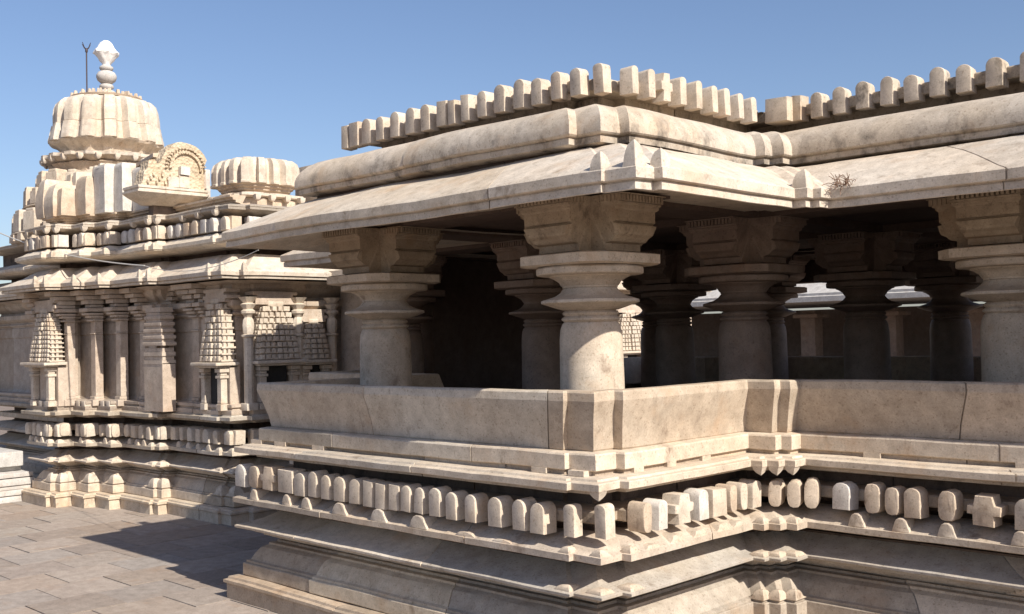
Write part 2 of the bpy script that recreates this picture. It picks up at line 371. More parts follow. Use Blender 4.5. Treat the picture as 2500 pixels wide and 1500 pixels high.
# roof row
ZR = 3.862
RA = [(-7.55, -7.45, 'flat'), (-7.44, -7.30, 'flat'), (-7.26, -7.14, 'round'), (-7.06, -6.96, 'round'), (-6.87, -6.76, 'round'), (-6.68, -6.56, 'round'), (-6.48, -6.37, 'round'), (-6.29, -6.18, 'flat'), (-6.15, -6.07, 'flat'), (-6.0, -5.91, 'flat'), (-5.82, -5.72, 'round'), (-5.64, -5.53, 'round'), (-5.44, -5.33, 'round'), (-5.25, -5.15, 'round'), (-5.06, -4.96, 'round')]
for x0, x1, k in RA: merlon(PV, k, x1-x0, .20, BLOCK, ((x0+x1)/2, 5.548, ZR+random.uniform(-.006, .006)), rA, .11)
def post(x, y, w_, h_, kind='round', mat=BLOCK):
    # square merlon standing at a corner: near corner at (x, y)
    return merlon(PV, kind, w_, h_, mat, (x-w_/2, y, ZR), rA, w_)
post(-4.79, 5.56, .095, .205); post(-4.64, 5.63, .09, .215)
for y0, k in ((5.80, 'round'), (5.99, 'round'), (6.17, 'cross'), (6.365, 'round'), (6.565, 'round'), (6.775, 'round'), (6.945, 'round'), (7.135, 'round'), (7.325, 'round')):
    wy = .14 if k == 'cross' else .078
    merlon(PV, k, wy, .205, BLOCK, (-4.53, y0+.045, ZR), rB, .11)
merlon(PV, 'flat', .20, .205, BLOCK, (-4.42, 7.50, ZR), rA, .20)
for x0, x1, k in [(-4.33, -4.25, 'flat'), (-4.17, -4.06, 'round'), (-3.98, -3.87, 'round'), (-3.79, -3.68, 'round'), (-3.60, -3.49, 'round'), (-3.41, -3.30, 'round'), (-3.22, -3.11, 'round'), (-3.03, -2.92, 'round'), (-2.83, -2.70, 'round'), (-2.6, -2.5, 'round'), (-2.4, -2.3, 'round')]:
    merlon(PV, k, x1-x0, .20, GREYW, ((x0+x1)/2, 7.585, ZR+random.uniform(-.006, .006)), rA, .12)
# half round tabs on the frieze edge
def tab_mesh(w_, h_):
    bm = bmesh.new(); pts = [(-w_*.62, 0), (w_*.62, 0), (w_/2, h_*.35)]
    for i in range(6): t = math.pi*i/5; pts.append((math.cos(t)*w_*.42, h_*.6+math.sin(t)*h_*.4))
    pts.append((-w_/2, h_*.35))
    f = bm.faces.new([bm.verts.new((x, 0, z)) for x, z in pts]); r = bmesh.ops.extrude_face_region(bm, geom=[f])
    for q in r['geom']:
        if isinstance(q, bmesh.types.BMVert): q.co.y += .13; q.co.z -= 0
    bmesh.ops.bevel(bm, geom=[e for e in bm.edges if all(abs(v.co.y) < 1e-5 for v in e.verts)], offset=.006, segments=1, affect='EDGES')
    return bm
tabd = mesh_obj('frieze_tab', tab_mesh(.12, .095), CREAM); tabd_me = tabd.data
def tab(parent, x, y, z, rz, sx=1, sz=1, ploc=PVL, first=[tabd]):
    if first: o = first.pop()
    else: o = bpy.data.objects.new('frieze_tab', tabd_me); col.objects.link(o)
    o.parent = parent; o.location = Vector((x, y, z))-ploc; o.rotation_euler = (0, 0, rz); o.scale = (sx, 1, sz); return o
for x0, x1 in [(-7.98, -7.87), (-7.49, -7.38), (-7.22, -7.10), (-6.8, -6.63), (-6.32, -6.15), (-5.87, -5.70)]: tab(PV, (x0+x1)/2, 4.854, .862, 0, (x1-x0)/.13)
for x, sz in ((-5.3, .35), (-4.95, .25)): tab(PV, x, 4.856, .862, 0, 1.4, sz)
for y, sz in ((5.32, .3), (5.58, .55), (5.83, .5), (6.10, .55), (6.3, .4)): tab(PV, -4.075, y, .862, rB, 1.1, sz)
for x0, x1 in [(-3.50, -3.40), (-3.19, -3.09), (-2.89, -2.79), (-2.44, -2.34), (-2.1, -2.0)]: tab(PV, (x0+x1)/2, 6.734, .862, 0, (x1-x0)/.12)
# corner crests: small pitched stones on every convex corner of the lower courses
def crest(parent, x, y, z, r_, h_, mat=CREAM, name='corner_crest', ploc=PVL, lean=.6):
    bm = bmesh.new(); lp = []
    for k in range(9):
        t = k/8; f_ = max(.0, 1-t**2.6)**.55; a_ = r_*1.5*f_+.006; fl = r_*1.1*max(0, 1-t*2.6)**2; g_ = r_*.35*t**3
        o = Vector((x-g_, y+g_, z+h_*t))
        lp.append([o, o+Vector((0, a_+fl, 0)), o+Vector((-a_-fl, a_+fl, 0)), o+Vector((-a_-fl, 0, 0))])
    loft(bm, [[v-ploc for v in q] for q in lp]); bmesh.ops.bevel(bm, geom=[e for e in bm.edges], offset=.004, segments=1, affect='EDGES')
    o = mesh_obj(name, bm, mat, parent); return o
cvx = [(-4.31, 4.8), (-4.09, 4.84), (-4.02, 5.04)]
for (x, y), h_ in zip([(-3.98, 4.79), (-3.75, 4.82), (-3.69, 4.99)], (.165, .205, .165)): crest(PV, x-.002, y+.002, 3.115, .06, h_, PALE, 'eave_crest')
crest(PV, -3.602, 6.482, 3.14, .07, .15, PALE, 'eave_crest')
cin = [(-3.93, 6.40), (-3.84, 6.46), (-3.76, 6.54)]
for (x, y) in cvx+cin:
    sm = .05
    for s, z, h_, r_ in ((.10, .325, .075, .06), (.075, .625, .045, .08), (.055, .864, .05, .05)):
        crest(PV, x-s-.002, y+s+.002, z-.005, r_, h_, CREAM)
# small pendants under the cornice slab at the corners
for i, (x, y) in enumerate([(-4.09, 4.84)]+cin):
    for (dx, dy, rz) in ((-.075, .0, 0),):
        bm = bmesh.new()
        px, py = x-.062+.0, y+.062
        lp = []
        for k in range(5):
            t = k/4; s_ = .048*(1-t**2.6)+.003
            lp.append([Vector((px, py, 1.262-.068*t))-PVL+Vector((a_*s_*1-.0, b_*s_, 0))+Vector((-.03*t, .03*t, 0)) for a_, b_ in ((0, 0), (0, 1.5), (-1.5, 1.5), (-1.5, 0))])
        loft(bm, lp); mesh_obj('pendant', bm, PALE, PV, smooth=False)

# pillars
def octo(a_, c_): return [(a_, -a_+c_), (a_, a_-c_), (a_-c_, a_), (-a_+c_, a_), (-a_, a_-c_), (-a_, -a_+c_), (-a_+c_, -a_), (a_-c_, -a_)]
def pillar_proto(CREAM, PALE, BR):
    root = bpy.data.objects.new('pillar', None); col.objects.link(root)
    bm = bmesh.new(); lathe(bm, [(.222, 1.0), (.222, 1.5), (.216, 1.9), (.214, 2.17), (.207, 2.235), (.195, 2.272), (.180, 2.288)], 48, amp=.004); mesh_obj('shaft', bm, CREAM, root)
    bm = bmesh.new(); lathe(bm, [(.172, 2.285), (.180, 2.292), (.196, 2.303), (.199, 2.315), (.186, 2.326), (.176, 2.333), (.187, 2.342), (.192, 2.354), (.180, 2.366), (.172, 2.372)], 48); mesh_obj('neck_ring', bm, CREAM, root)
    bm = bmesh.new(); lathe(bm, [(.150, 2.370), (.19, 2.375), (.24, 2.392), (.30, 2.414), (.331, 2.424), (.334, 2.432), (.331, 2.445), (.29, 2.458), (.24, 2.475), (.205, 2.500), (.19, 2.520), (.182, 2.530)], 56, amp=.003); mesh_obj('cushion_disc', bm, PALE, root)
    bm = bmesh.new(); lathe(bm, [(.17, 2.528), (.186, 2.533), (.188, 2.545), (.196, 2.55), (.21, 2.575), (.245, 2.60), (.27, 2.61), (.272, 2.618), (.355, 2.624), (.362, 2.632), (.362, 2.668), (.35, 2.680), (.30, 2.686)], 56, amp=.003); mesh_obj('capital', bm, CREAM, root)
    bm = bmesh.new(); prism(bm, octo(.396, .13), 2.692, 2.755); prism(bm, octo(.396, .13), 2.6835, 2.6915, .9, .985); prism(bm, octo(.396, .13), 2.7555, 2.764, .99, .93)
    mesh_obj('abacus', bm, CREAM, root, smooth=False)
    bm = bmesh.new()
    prism(bm, octo(.175, .01), 2.762, 3.148)
    hw = .205
    pr = [(.17, 2.768), (.30, 2.776), (.30, 2.825), (.345, 2.835), (.375, 2.862), (.41, 2.88), (.418, 2.895), (.42, 2.945), (.392, 2.95), (.392, 2.960), (.408, 2.968), (.410, 3.045), (.425, 3.058), (.428, 3.076), (.445, 3.082), (.448, 3.094), (.440, 3.096), (.440, 3.140), (.488, 3.142), (.49, 3.149), (.17, 3.149)]
    for k in range(4):
        M = Matrix.Rotation(k*math.pi/2, 4, 'Z')
        A = [bm.verts.new(M @ Vector((x, -hw*(.86 if z < 2.9 else 1)-(.02 if z > 3.05 else 0), z))) for x, z in pr]; B = [bm.verts.new(M @ Vector((x, hw*(.86 if z < 2.9 else 1)+(.02 if z > 3.05 else 0), z))) for x, z in pr]
        n = len(pr); bm.faces.new(A); bm.faces.new(B[::-1])
        for i in range(n): bm.faces.new((A[i], B[i], B[(i+1) % n], A[(i+1) % n]))
        # sunk diamond boss on the side panels
    for k in range(4):
        M = Matrix.Rotation(k*math.pi/2, 4, 'Z')
        for j in range(-6, 7):
            vs_ = box(bm, (.460, j*.032, 3.118), (.042, .019, .042))
            for v in vs_: v.co = M @ v.co
        for sgn in (-1, 1):
            for j in range(6):
                vs_ = box(bm, (.29+j*.032, sgn*.218, 3.118), (.019, .028, .042))
                for v in vs_: v.co = M @ v.co
            vs_ = box(bm, (.32, sgn*.192, 3.0), (.10, .012, .045), bev=.004)
            for v in vs_: v.co = M @ v.co
    mesh_obj('bracket', bm, BR, root, smooth=False)
    return root
pil = pillar_proto(CREAM, PALE, CAPST); pil2 = pillar_proto(INSHADE, INSHADE, INSHADE); usedp = set()
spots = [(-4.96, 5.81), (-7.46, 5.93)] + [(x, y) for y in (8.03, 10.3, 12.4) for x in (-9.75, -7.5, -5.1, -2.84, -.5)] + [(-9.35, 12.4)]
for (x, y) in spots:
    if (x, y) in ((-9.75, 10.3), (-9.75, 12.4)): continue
    src = pil if (y < 7 or (y < 9 and x > -3)) else pil2  # inner rows take the copy darkened as shade
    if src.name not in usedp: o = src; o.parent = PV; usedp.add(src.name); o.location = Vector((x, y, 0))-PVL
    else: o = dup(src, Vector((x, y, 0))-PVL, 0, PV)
    o.scale = (1.057, 1.057, 1)
    rx = random.uniform(-.02, .02); o.rotation_euler = (0, 0, rx)
# beams
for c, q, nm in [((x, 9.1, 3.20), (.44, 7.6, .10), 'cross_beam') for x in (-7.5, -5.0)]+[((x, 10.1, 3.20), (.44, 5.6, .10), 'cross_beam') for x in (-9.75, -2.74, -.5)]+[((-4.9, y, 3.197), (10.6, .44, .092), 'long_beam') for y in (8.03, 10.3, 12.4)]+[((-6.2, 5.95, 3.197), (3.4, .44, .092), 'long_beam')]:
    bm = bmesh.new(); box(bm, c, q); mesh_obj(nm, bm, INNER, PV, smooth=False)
# west hall wall; unseen east and north walls added to cut the light
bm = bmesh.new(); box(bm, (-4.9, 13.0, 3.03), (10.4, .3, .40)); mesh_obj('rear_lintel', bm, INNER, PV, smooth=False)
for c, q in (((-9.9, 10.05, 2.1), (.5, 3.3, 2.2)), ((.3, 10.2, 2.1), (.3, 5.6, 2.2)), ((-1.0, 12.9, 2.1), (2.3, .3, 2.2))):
    bm = bmesh.new(); box(bm, c, q); mesh_obj('light_blocking_wall', bm, INNER, PV, smooth=False)
# west flank wall end with pierced window
for c in PV.children: 
    if c.name.split('.')[0] not in ('merlon', 'frieze_tab', 'corner_crest', 'eave_crest', 'pendant', 'pillar'): c.location = -PVL

# ------------------------------------------------------------------ shrine with tower
SH = thing('temple_shrine', 'stepped stone shrine with bell topped tower behind the pavilion on the left', 'temple', (-14, 8, 0))
SHL = Vector((-14, 8, 0))
SP = [(-19.5, 6.6), (-15.71, 6.6), (-15.71, 5.88), (-14.87, 5.88), (-14.87, 5.95), (-14.71, 5.95), (-14.71, 6.17), (-14.32, 6.17), (-14.32, 6.33), (-13.91, 6.33), (-13.91, 6.49),
      (-13.08, 6.49), (-13.08, 6.54), (-12.95, 6.54), (-12.95, 6.67), (-11.68, 6.67), (-11.68, 6.71), (-11.45, 6.71), (-11.45, 6.95), (-11.35, 6.95), (-11.35, 8.45), (-11.35, 12), (-19.5, 12)]
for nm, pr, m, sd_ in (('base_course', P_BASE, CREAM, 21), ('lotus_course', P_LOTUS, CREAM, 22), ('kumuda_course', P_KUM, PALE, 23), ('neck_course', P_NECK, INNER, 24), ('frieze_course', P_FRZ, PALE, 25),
                       ('recess_course', P_REC, RECSHADE, 26), ('stone_rib', P_RECB, CREAM, 27), ('cornice_slab', [(s-.07 if s < .3 else s, z) for s, z in P_SLAB], PALE, 28)):
    sweep(nm, SP, pr, m, SH, True, seed=sd_, blk=1.3, step=.25)
P_WALL = [(.45, 1.31), (.055, 1.315), (.05, 1.325), (.05, 1.37), (.085, 1.375), (.085, 1.40), (.06, 1.405), (.06, 1.44), (.115, 1.455), (.135, 1.49), (.145, 2.30), (.145, 2.345), (.128, 2.352), (.128, 2.50), (.140, 2.51), (.140, 2.525),
          (.105, 2.545), (.095, 2.565), (.12, 2.58), (.12, 2.60), (.085, 2.612), (.035, 2.65), (.03, 2.665), (.03, 2.715), (.04, 2.722), (.16, 2.728), (.17, 2.76), (.13, 2.79), (.06, 2.85), (.045, 2.87), (.045, 2.915), (.02, 2.925), (.02, 2.955), (.25, 2.96)]
sweep('wall', SP, [(q+.10 if 1.45 < z_ < 2.95 else q, z_) for q, z_ in P_WALL], PINK, SH, True, seed=31, blk=.8, step=.25)
P_CH = [(.5, 3.02), (.20, 2.985), (-.14, 2.965), (-.185, 2.962), (-.19, 2.985), (-.182, 2.992), (-.182, 2.998), (-.212, 3.0), (-.218, 3.045), (-.205, 3.055), (-.09, 3.11), (.03, 3.17), (.12, 3.235), (.22, 3.29), (.42, 3.31)]
sweep('eave', SP, P_CH, PALE, SH, True, seed=32, blk=1.6, step=.25)
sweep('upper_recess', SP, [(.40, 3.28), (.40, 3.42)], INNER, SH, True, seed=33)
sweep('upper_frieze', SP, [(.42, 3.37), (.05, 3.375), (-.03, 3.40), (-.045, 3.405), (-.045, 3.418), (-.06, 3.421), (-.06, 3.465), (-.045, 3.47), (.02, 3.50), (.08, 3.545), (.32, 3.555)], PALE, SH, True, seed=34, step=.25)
sweep('merlon_recess', SP, [(.30, 3.54), (.30, 3.80)], RECSHADE, SH, True, seed=35)
sweep('upper_cornice', SP, [(.35, 3.77), (.20, 3.79), (.07, 3.822), (.052, 3.828), (.048, 3.852), (.056, 3.858), (.046, 3.862), (.046, 3.878), (.12, 3.90), (.30, 3.91)], PALE, SH, True, seed=36, step=.25)
lid('upper_roof', SP, .2, 3.895, CREAM, SH)
sweep('corbel_course', SP[1:16], [(.38, 3.90), (.36, 3.93), (.30, 3.94), (.30, 3.965), (.26, 3.972), (.26, 3.995), (.22, 4.004), (.22, 4.028), (.45, 4.03)], TAN, SH, False, seed=37, step=.3)
# convex corners (facing us) of the stepped plan
SC = [(-14.87, 5.88), (-14.71, 5.95), (-14.32, 6.17), (-13.91, 6.33), (-13.08, 6.49), (-12.95, 6.54), (-11.68, 6.67), (-11.45, 6.71), (-11.35, 6.95)]
for (x, y) in SC:
    for s, z, h_, r_ in ((.10, .325, .13, .09), (.075, .625, .05, .08), (.055, .864, .06, .06), (-.22, 3.04, .12, .035), (-.055, 3.466, .045, .04)):
        crest(SH, x-s-.002, y+s+.002, z-.005, r_, h_, PALE, 'corner_crest', SHL)
def shrow(z0, ins, h_, mats, wmax=.15, lim=60, lower=False):
    n = 0; rnd = random.Random(int(z0*100))
    for i in range(1, 20):
        p, q = Vector(SP[i]), Vector(SP[i+1]); L_ = (q-p).length
        if abs(p.x-q.x) < 1e-6 and q.y < p.y: continue
        d = (q-p)/L_; rz = math.atan2(d.y, d.x); nn = Vector((-d.y, d.x))
        if L_ < .06: continue
        if L_ > 3: continue
        k = max(1, round(L_/.22)); 
        for j in range(k):
            if n >= lim: return
            w_ = min(wmax, L_/k*.8)*rnd.uniform(.75, 1.05)
            c = p+d*(L_*(j+.5)/k)+nn*(ins+rnd.uniform(-.008, .008))+Vector((-d.y, d.x))*0 - d*ins*(1 if False else 0)
            # the inset polygon is the same steps moved towards the wall
            sh = Vector((-ins, 0)) if abs(d.x) > .5 else Vector((0, ins))
            c = c + sh
            merlon(SH, rnd.choice(['round', 'round', 'flat', 'oval']), max(.05, round(w_, 2)), h_, rnd.choice(mats), (c.x, c.y, z0), rz, .2, SHL); n += 1
shrow(.955, .055, .17, [PALE, CREAM, BLOCK, PALE], lim=46)
shrow(3.573, .05, .17, [PALE, CREAM, TAN, WHITE], lim=46)
for c in list(SH.children):
    if c.name.split('.')[0] not in ('merlon', 'corner_crest'): c.location = -SHL
# tabs along the shrine frieze
for i, x in enumerate([-15.5, -15.3, -15.1, -14.5, -14.1, -13.7, -13.5, -13.3, -12.7, -12.45, -12.2, -11.95]):
    y = [q[1] for q in SP[2:16] if q[0] >= x][0]
    tab(SH, x-.055, y+.055, .862, 0, .8, .85, SHL)
# pendants under the upper cornice
for (x, y) in SC[:7]+[(-15.5, 5.88), (-15.2, 5.88), (-13.5, 6.49), (-12.5, 6.67), (-12.1, 6.67)]:
    bm = bmesh.new(); c = Vector((x-.09, y+.075, 3.835))-SHL; loft(bm, [[c+Vector((a_*s_, b_*s_, -z)) for a_, b_ in ((.5, -.5), (.5, .5), (-.5, .5), (-.5, -.5))] for s_, z in ((.08, 0), (.075, .03), (.05, .06), (.01, .075))]); mesh_obj('pendant', bm, PALE, SH)
# unfinished kuta blocks
def kblock(x0, x1, y0, y1, z0, z1, mat, bul=.03, lean=.05, name='unfinished_block'):
    bm = bmesh.new(); lp = []
    for t in (0, .12, .35, .6, .82, .94, 1):
        o_ = bul*math.sin(t*2.4)-lean*t**2.2 - (.02 if t == 1 else 0); z = z0+(z1-z0)*t
        lp.append([Vector(p)-SHL for p in ((x0-o_*.3, y0-o_, z), (x1+o_, y0-o_, z), (x1+o_, y1, z), (x0, y1, z))])
    loft(bm, lp); bmesh.ops.subdivide_edges(bm, edges=bm.edges, cuts=2)
    for v in bm.verts: v.co += noise.noise_vector(v.co*6)*.008
    return mesh_obj(name, bm, mat, SH, 35)
kblock(-15.62, -15.36, 6.08, 7.4, 4.03, 4.60, TAN, .03, .08)
kblock(-15.34, -15.06, 6.10, 7.4, 4.03, 4.50, CREAM, .05, .10)
kblock(-15.05, -14.90, 6.14, 7.4, 4.03, 4.42, TAN, .01, .03)
kblock(-14.88, -14.56, 6.34, 7.4, 4.03, 4.57, TAN, .02, .04)
kblock(-14.54, -14.22, 6.46, 7.5, 4.03, 4.69, WHITE, .0, -.02)
kblock(-14.20, -13.95, 6.58, 7.6, 4.03, 4.70, WHITE, .0, .0)
kblock(-13.93, -13.40, 6.72, 7.6, 4.03, 4.62, WHITE, .0, .0)
for i_, (x0, x1, y0, z1) in enumerate(((-15.6, -15.45, 6.5, 4.72), (-15.42, -15.3, 6.52, 4.74), (-14.95, -14.86, 6.6, 4.78), (-14.83, -14.74, 6.62, 4.80), (-14.7, -14.6, 6.64, 4.78), (-14.1, -14.0, 6.9, 4.80), (-13.7, -13.6, 7.0, 4.78), (-13.55, -13.45, 7.0, 4.76))):
    kblock(x0, x1, y0, y0+.4, 4.4, z1, (CREAM, PALE)[i_ % 2], .01, .03, 'rib_block')

# tower body
TC = Vector((-17.3, 7.91, 0))
def ribs(n, depth, ph=0., duty=.62):
    def fn(t, z):
        u = ((t+ph)/(2*math.pi)*n) % 1
        e = .10; d_ = duty
        v = 1 if e < u < d_ else (u/e if u <= e else max(0, 1-(u-d_)/e))
        return 1-depth*(1-v)
    return fn
def ring(name, prof, n, depth, mat, c=TC, ph=.1, amp=.006, seg=160, duty=.62):
    bm = bmesh.new(); lathe(bm, prof, seg, (c.x-SHL.x, c.y-SHL.y, 0), ribs(n, depth, ph, duty), amp); return mesh_obj(name, bm, mat, SH, 30)
ring('lower_storey', [(1.50, 3.88), (1.50, 3.98), (1.22, 4.0), (1.22, 4.42), (1.0, 4.44)], 30, .08, CREAM)
ring('middle_storey', [(1.04, 4.40), (1.04, 4.80), (.85, 4.82)], 28, .08, CREAM, ph=.3)
ring('upper_storey', [(.88, 4.78), (.90, 4.98), (.8, 5.0)], 24, .08, PALE, ph=.2)
for r_, z0, h_, n_ in ((1.44, 4.02, .30, 22), (1.26, 4.46, .26, 20), (1.08, 4.80, .17, 18)):
    bm = bmesh.new()
    lathe(bm, [(r_-.25, z0-.04), (r_+.04, z0-.035), (r_+.05, z0-.02), (r_+.02, z0), (r_-.25, z0+.01)], 40, (TC.x-SHL.x, TC.y-SHL.y, 0))
    for k in range(n_):
        t = (k+.3)*2*math.pi/n_; w2_ = 2*math.pi*r_/n_*(.72 if k % 3 else .5); hh = h_*(1 if k % 3 else .82)
        c = TC-SHL+Vector((math.cos(t)*(r_-.10), math.sin(t)*(r_-.10), z0+hh/2))
        box(bm, c, (.26, w2_, hh), rz=t, bev=.012, taper=.94); box(bm, c+Vector((0, 0, hh/2+.02)), (.22, w2_*.7, .06), rz=t, bev=.02)
    mesh_obj('block_tier', bm, (CREAM, PALE, CREAM)[n_ % 3], SH, smooth=False)
ring('neck', [(.80, 4.95), (.84, 5.06), (.92, 5.14), (.88, 5.16)], 12, .06, TAN)
ring('neck_cornice', [(.80, 5.13), (.95, 5.20), (1.03, 5.235), (1.035, 5.26), (1.025, 5.265), (1.03, 5.29), (.95, 5.30), (.76, 5.31)], 18, .05, PALE, duty=.5)
for k in range(22):
    if math.sin(k*2*math.pi/22) > .75: continue
    bm = bmesh.new(); t = k*2*math.pi/22; c = TC-SHL+Vector((math.cos(t)*.99, math.sin(t)*.99, 5.235)); loft(bm, [[c+Vector((a_*s_, b_*s_, -z)) for a_, b_ in ((.5, -.5), (.5, .5), (-.5, .5), (-.5, -.5))] for s_, z in ((.09, -.02), (.085, .03), (.05, .065), (.01, .08))]); mesh_obj('pendant', bm, PALE, SH)
ring('dome_base', [(.70, 5.30), (.72, 5.33), (.70, 5.34), (.72, 5.40), (.80, 5.47), (.88, 5.50), (.91, 5.535), (.90, 5.54)], 14, .07, CREAM, duty=.5)
ring('dome_skirt', [(.82, 5.535), (.915, 5.545), (.915, 5.58), (.90, 5.64), (.885, 5.72), (.865, 5.81), (.865, 5.825), (.78, 5.84)], 15, .14, PALE, duty=.60)
ring('dome', [(.78, 5.82), (.842, 5.835), (.845, 5.90), (.84, 6.00), (.825, 6.10), (.79, 6.19), (.72, 6.25), (.58, 6.285), (.3, 6.30), (.1, 6.31)], 15, .13, PALE, duty=.60, amp=.014)
bm = bmesh.new()
for r_, z, n_, h_ in ((.58, 6.32, 18, .08), (.43, 6.35, 16, .09), (.29, 6.38, 12, .10)):
    lathe(bm, [(r_*.96, z-.03), (r_, z), (r_*.8, z+.03), (r_*.6, z+.05)], 32, (TC.x-SHL.x, TC.y-SHL.y, 0))
    for k in range(n_):
        t = k*2*math.pi/n_+r_; box(bm, (TC.x-SHL.x+math.cos(t)*r_*.93, TC.y-SHL.y+math.sin(t)*r_*.93, z+.03), (.07, .04, h_), rz=t, bev=.006, taper=.6)
mesh_obj('lotus_crown', bm, TAN, SH)
fin = bpy.data.objects.new('finial', None); col.objects.link(fin); fin.parent = SH; fin.location = (TC.x-SHL.x, TC.y-SHL.y, 6.35)
fin.scale = (1, 1, 1)
def lz(nm, pr, m, fn=None, amp=0): bm = bmesh.new(); lathe(bm, [(r, z-6.35) for r, z in pr], 32, fn=fn, amp=amp); return mesh_obj(nm, bm, m, fin, 60)
lz('bell_base', [(.17, 6.34), (.175, 6.38), (.165, 6.42), (.13, 6.46), (.075, 6.485)], LIME)
lz('lower_ring', [(.06, 6.47), (.085, 6.495), (.112, 6.515), (.115, 6.545), (.10, 6.57), (.07, 6.585)], LIME)
lz('pot', [(.06, 6.58), (.10, 6.60), (.145, 6.64), (.163, 6.69), (.160, 6.73), (.135, 6.775), (.09, 6.80), (.07, 6.81)], LIME)
lz('upper_ring', [(.06, 6.80), (.095, 6.815), (.112, 6.84), (.108, 6.87), (.08, 6.89), (.06, 6.91)], LIME)
lz('cloth_wrap', [(.055, 6.88), (.07, 6.93), (.11, 6.97), (.145, 7.02), (.175, 7.07), (.205, 7.10), (.19, 7.14), (.14, 7.18), (.115, 7.23), (.085, 7.28), (.04, 7.315), (.01, 7.32)], CLOTH,
   fn=lambda t, z: 1+.07*math.sin(7*t+z*30)+.05*math.sin(13*t-z*60), amp=.012)
# corner kuta with ribbed square dome
KC = Vector((-12.42, 7.72, 0))
def sq(n, depth, ph, pw=3.0):
    rb = ribs(n, depth, ph, .6)
    def fn(t, z):
        q = (abs(math.cos(t))**4+abs(math.sin(t))**4)**(-1/4)*.96; return q*rb(t, z)
    return fn
def kring(nm, pr, m, n=12, d=.08, c=KC, ph=.13, amp=.004):
    pr = [(r_*.90, z_+(.13 if z_ > 3.9 else 0)) for r_, z_ in pr]; bm = bmesh.new(); lathe(bm, pr, 144, (c.x-SHL.x, c.y-SHL.y, 0), sq(n, d, ph), amp); return mesh_obj(nm, bm, m, SH, 30)
kring('kuta_base', [(.54, 3.88), (.54, 3.93), (.50, 3.94)], TAN, d=.03)
kring('kuta_cornice', [(.44, 3.925), (.60, 3.945), (.63, 3.955), (.63, 3.975), (.62, 3.98), (.62, 3.995), (.52, 4.01), (.4, 4.015)], PALE, 8, .07)
kring('kuta_neck', [(.42, 4.0), (.42, 4.03), (.46, 4.05), (.46, 4.07), (.50, 4.09), (.50, 4.11), (.54, 4.125), (.4, 4.13)], TAN, 12, .06)
kring('kuta_dome', [(.50, 4.12), (.585, 4.128), (.585, 4.155), (.57, 4.165), (.575, 4.26), (.57, 4.37), (.545, 4.43), (.49, 4.47), (.36, 4.49), (.08, 4.50)], PALE, 16, .17)
bm = bmesh.new(); box(bm, (KC.x-SHL.x, KC.y-SHL.y, 4.64), (.16, .16, .05), bev=.008); mesh_obj('kuta_cap', bm, PALE, SH)
for k in (0, 3):
    for u_ in (-.35, -.1, .15, .4):
        bm = bmesh.new(); t = k*math.pi/2; M = Matrix.Rotation(t, 4, 'Z'); c = M @ Vector((.53, u_*.9, 4.085))+KC-SHL
        loft(bm, [[c+Vector((a_*s_, b_*s_, -z)) for a_, b_ in ((.5, -.5), (.5, .5), (-.5, .5), (-.5, -.5))] for s_, z in ((.08, -.01), (.075, .03), (.045, .06), (.01, .07))]); mesh_obj('pendant', bm, PALE, SH)
# second dome just behind, only its edge shows past the first
bm = bmesh.new(); box(bm, (-12.2-SHL.x, 9.0-SHL.y, 4.3), (1.0, 1.0, .70), bev=.08); mesh_obj('rear_kuta', bm, CREAM, SH)
# arched gable of the vestibule, facing the sun
gx = -12.93
bm = bmesh.new()
lp = []
for s_, z in ((-.16, 4.02), (-.10, 4.05), (.02, 4.10), (.08, 4.135), (.10, 4.15), (.10, 4.175), (.075, 4.18), (.075, 4.20), (.09, 4.205), (.09, 4.235), (.0, 4.25)):
    lp.append([Vector(p)-SHL for p in ((gx-.34, 6.36-s_, z), (gx+s_, 6.36-s_, z), (gx+s_, 7.25, z), (gx-.34, 7.25, z))])
loft(bm, lp); mesh_obj('gable_slab', bm, PALE, SH, smooth=False)
kblock(gx-.34, gx-.2, 6.62, 7.3, 3.88, 4.05, RECSHADE, .0, .0, 'gable_plinth')
bm = bmesh.new(); pts = [(6.36, 4.245), (7.255, 4.245), (7.262, 4.58)]
cy, cz, rr = 6.98, 4.53, .335
for i in range(12): t = R(22+i*143/11); q_ = random.uniform(.97, 1.05); pts.append((cy+math.cos(t)*rr*q_, cz+math.sin(t)*rr*q_))
pts += [(6.63, 4.56), (6.59, 4.55), (6.55, 4.60), (6.47, 4.58), (6.45, 4.47), (6.41, 4.43), (6.39, 4.33)]
f = bm.faces.new([bm.verts.new((gx-.02-SHL.x, y-SHL.y, z)) for y, z in pts]); r = bmesh.ops.extrude_face_region(bm, geom=[f])
for q in r['geom']:
    if isinstance(q, bmesh.types.BMVert): q.co.x -= .22
mesh_obj('arch_gable', bm, ORN, SH, smooth=False)
bm = bmesh.new()   # raised rings of the arch
for r0, r1, th in ((.20, .235, .045), (.265, .28, .022)):
    lp = []
    for i in range(25):
        t = R(-5+i*185/24); w_ = 1+.03*math.sin(i*3.1)
        lp.append([Vector((gx-.03+dx, cy+math.cos(t)*q*w_, cz-.02+math.sin(t)*q*w_))-SHL for q, dx in ((r0, 0), (r0, th), (r1, th), (r1, 0))])
    loft(bm, lp)
    for i in range(19): t = R(i*10); box(bm, (gx+.0-SHL.x, cy+math.cos(t)*(r0+r1)/2-SHL.y, cz-.02+math.sin(t)*(r0+r1)/2), (.05, .02, .02), rz=.3*i, bev=.004)
for i in range(14):
    box(bm, (gx-.01-SHL.x, 6.45+.04*i-SHL.y, 4.30+.05*((i*7) % 3)), (.05, .03, .04), bev=.006)
mesh_obj('arch_moulding', bm, ORN, SH)
kblock(gx-.15, gx+.03, 6.87, 7.02, 4.25, 4.42, CREAM, .0, .0, 'gable_post'); kblock(gx-.1, gx+.06, 6.88, 7.01, 4.42, 4.53, WHITE, .0, .0, 'gable_post')
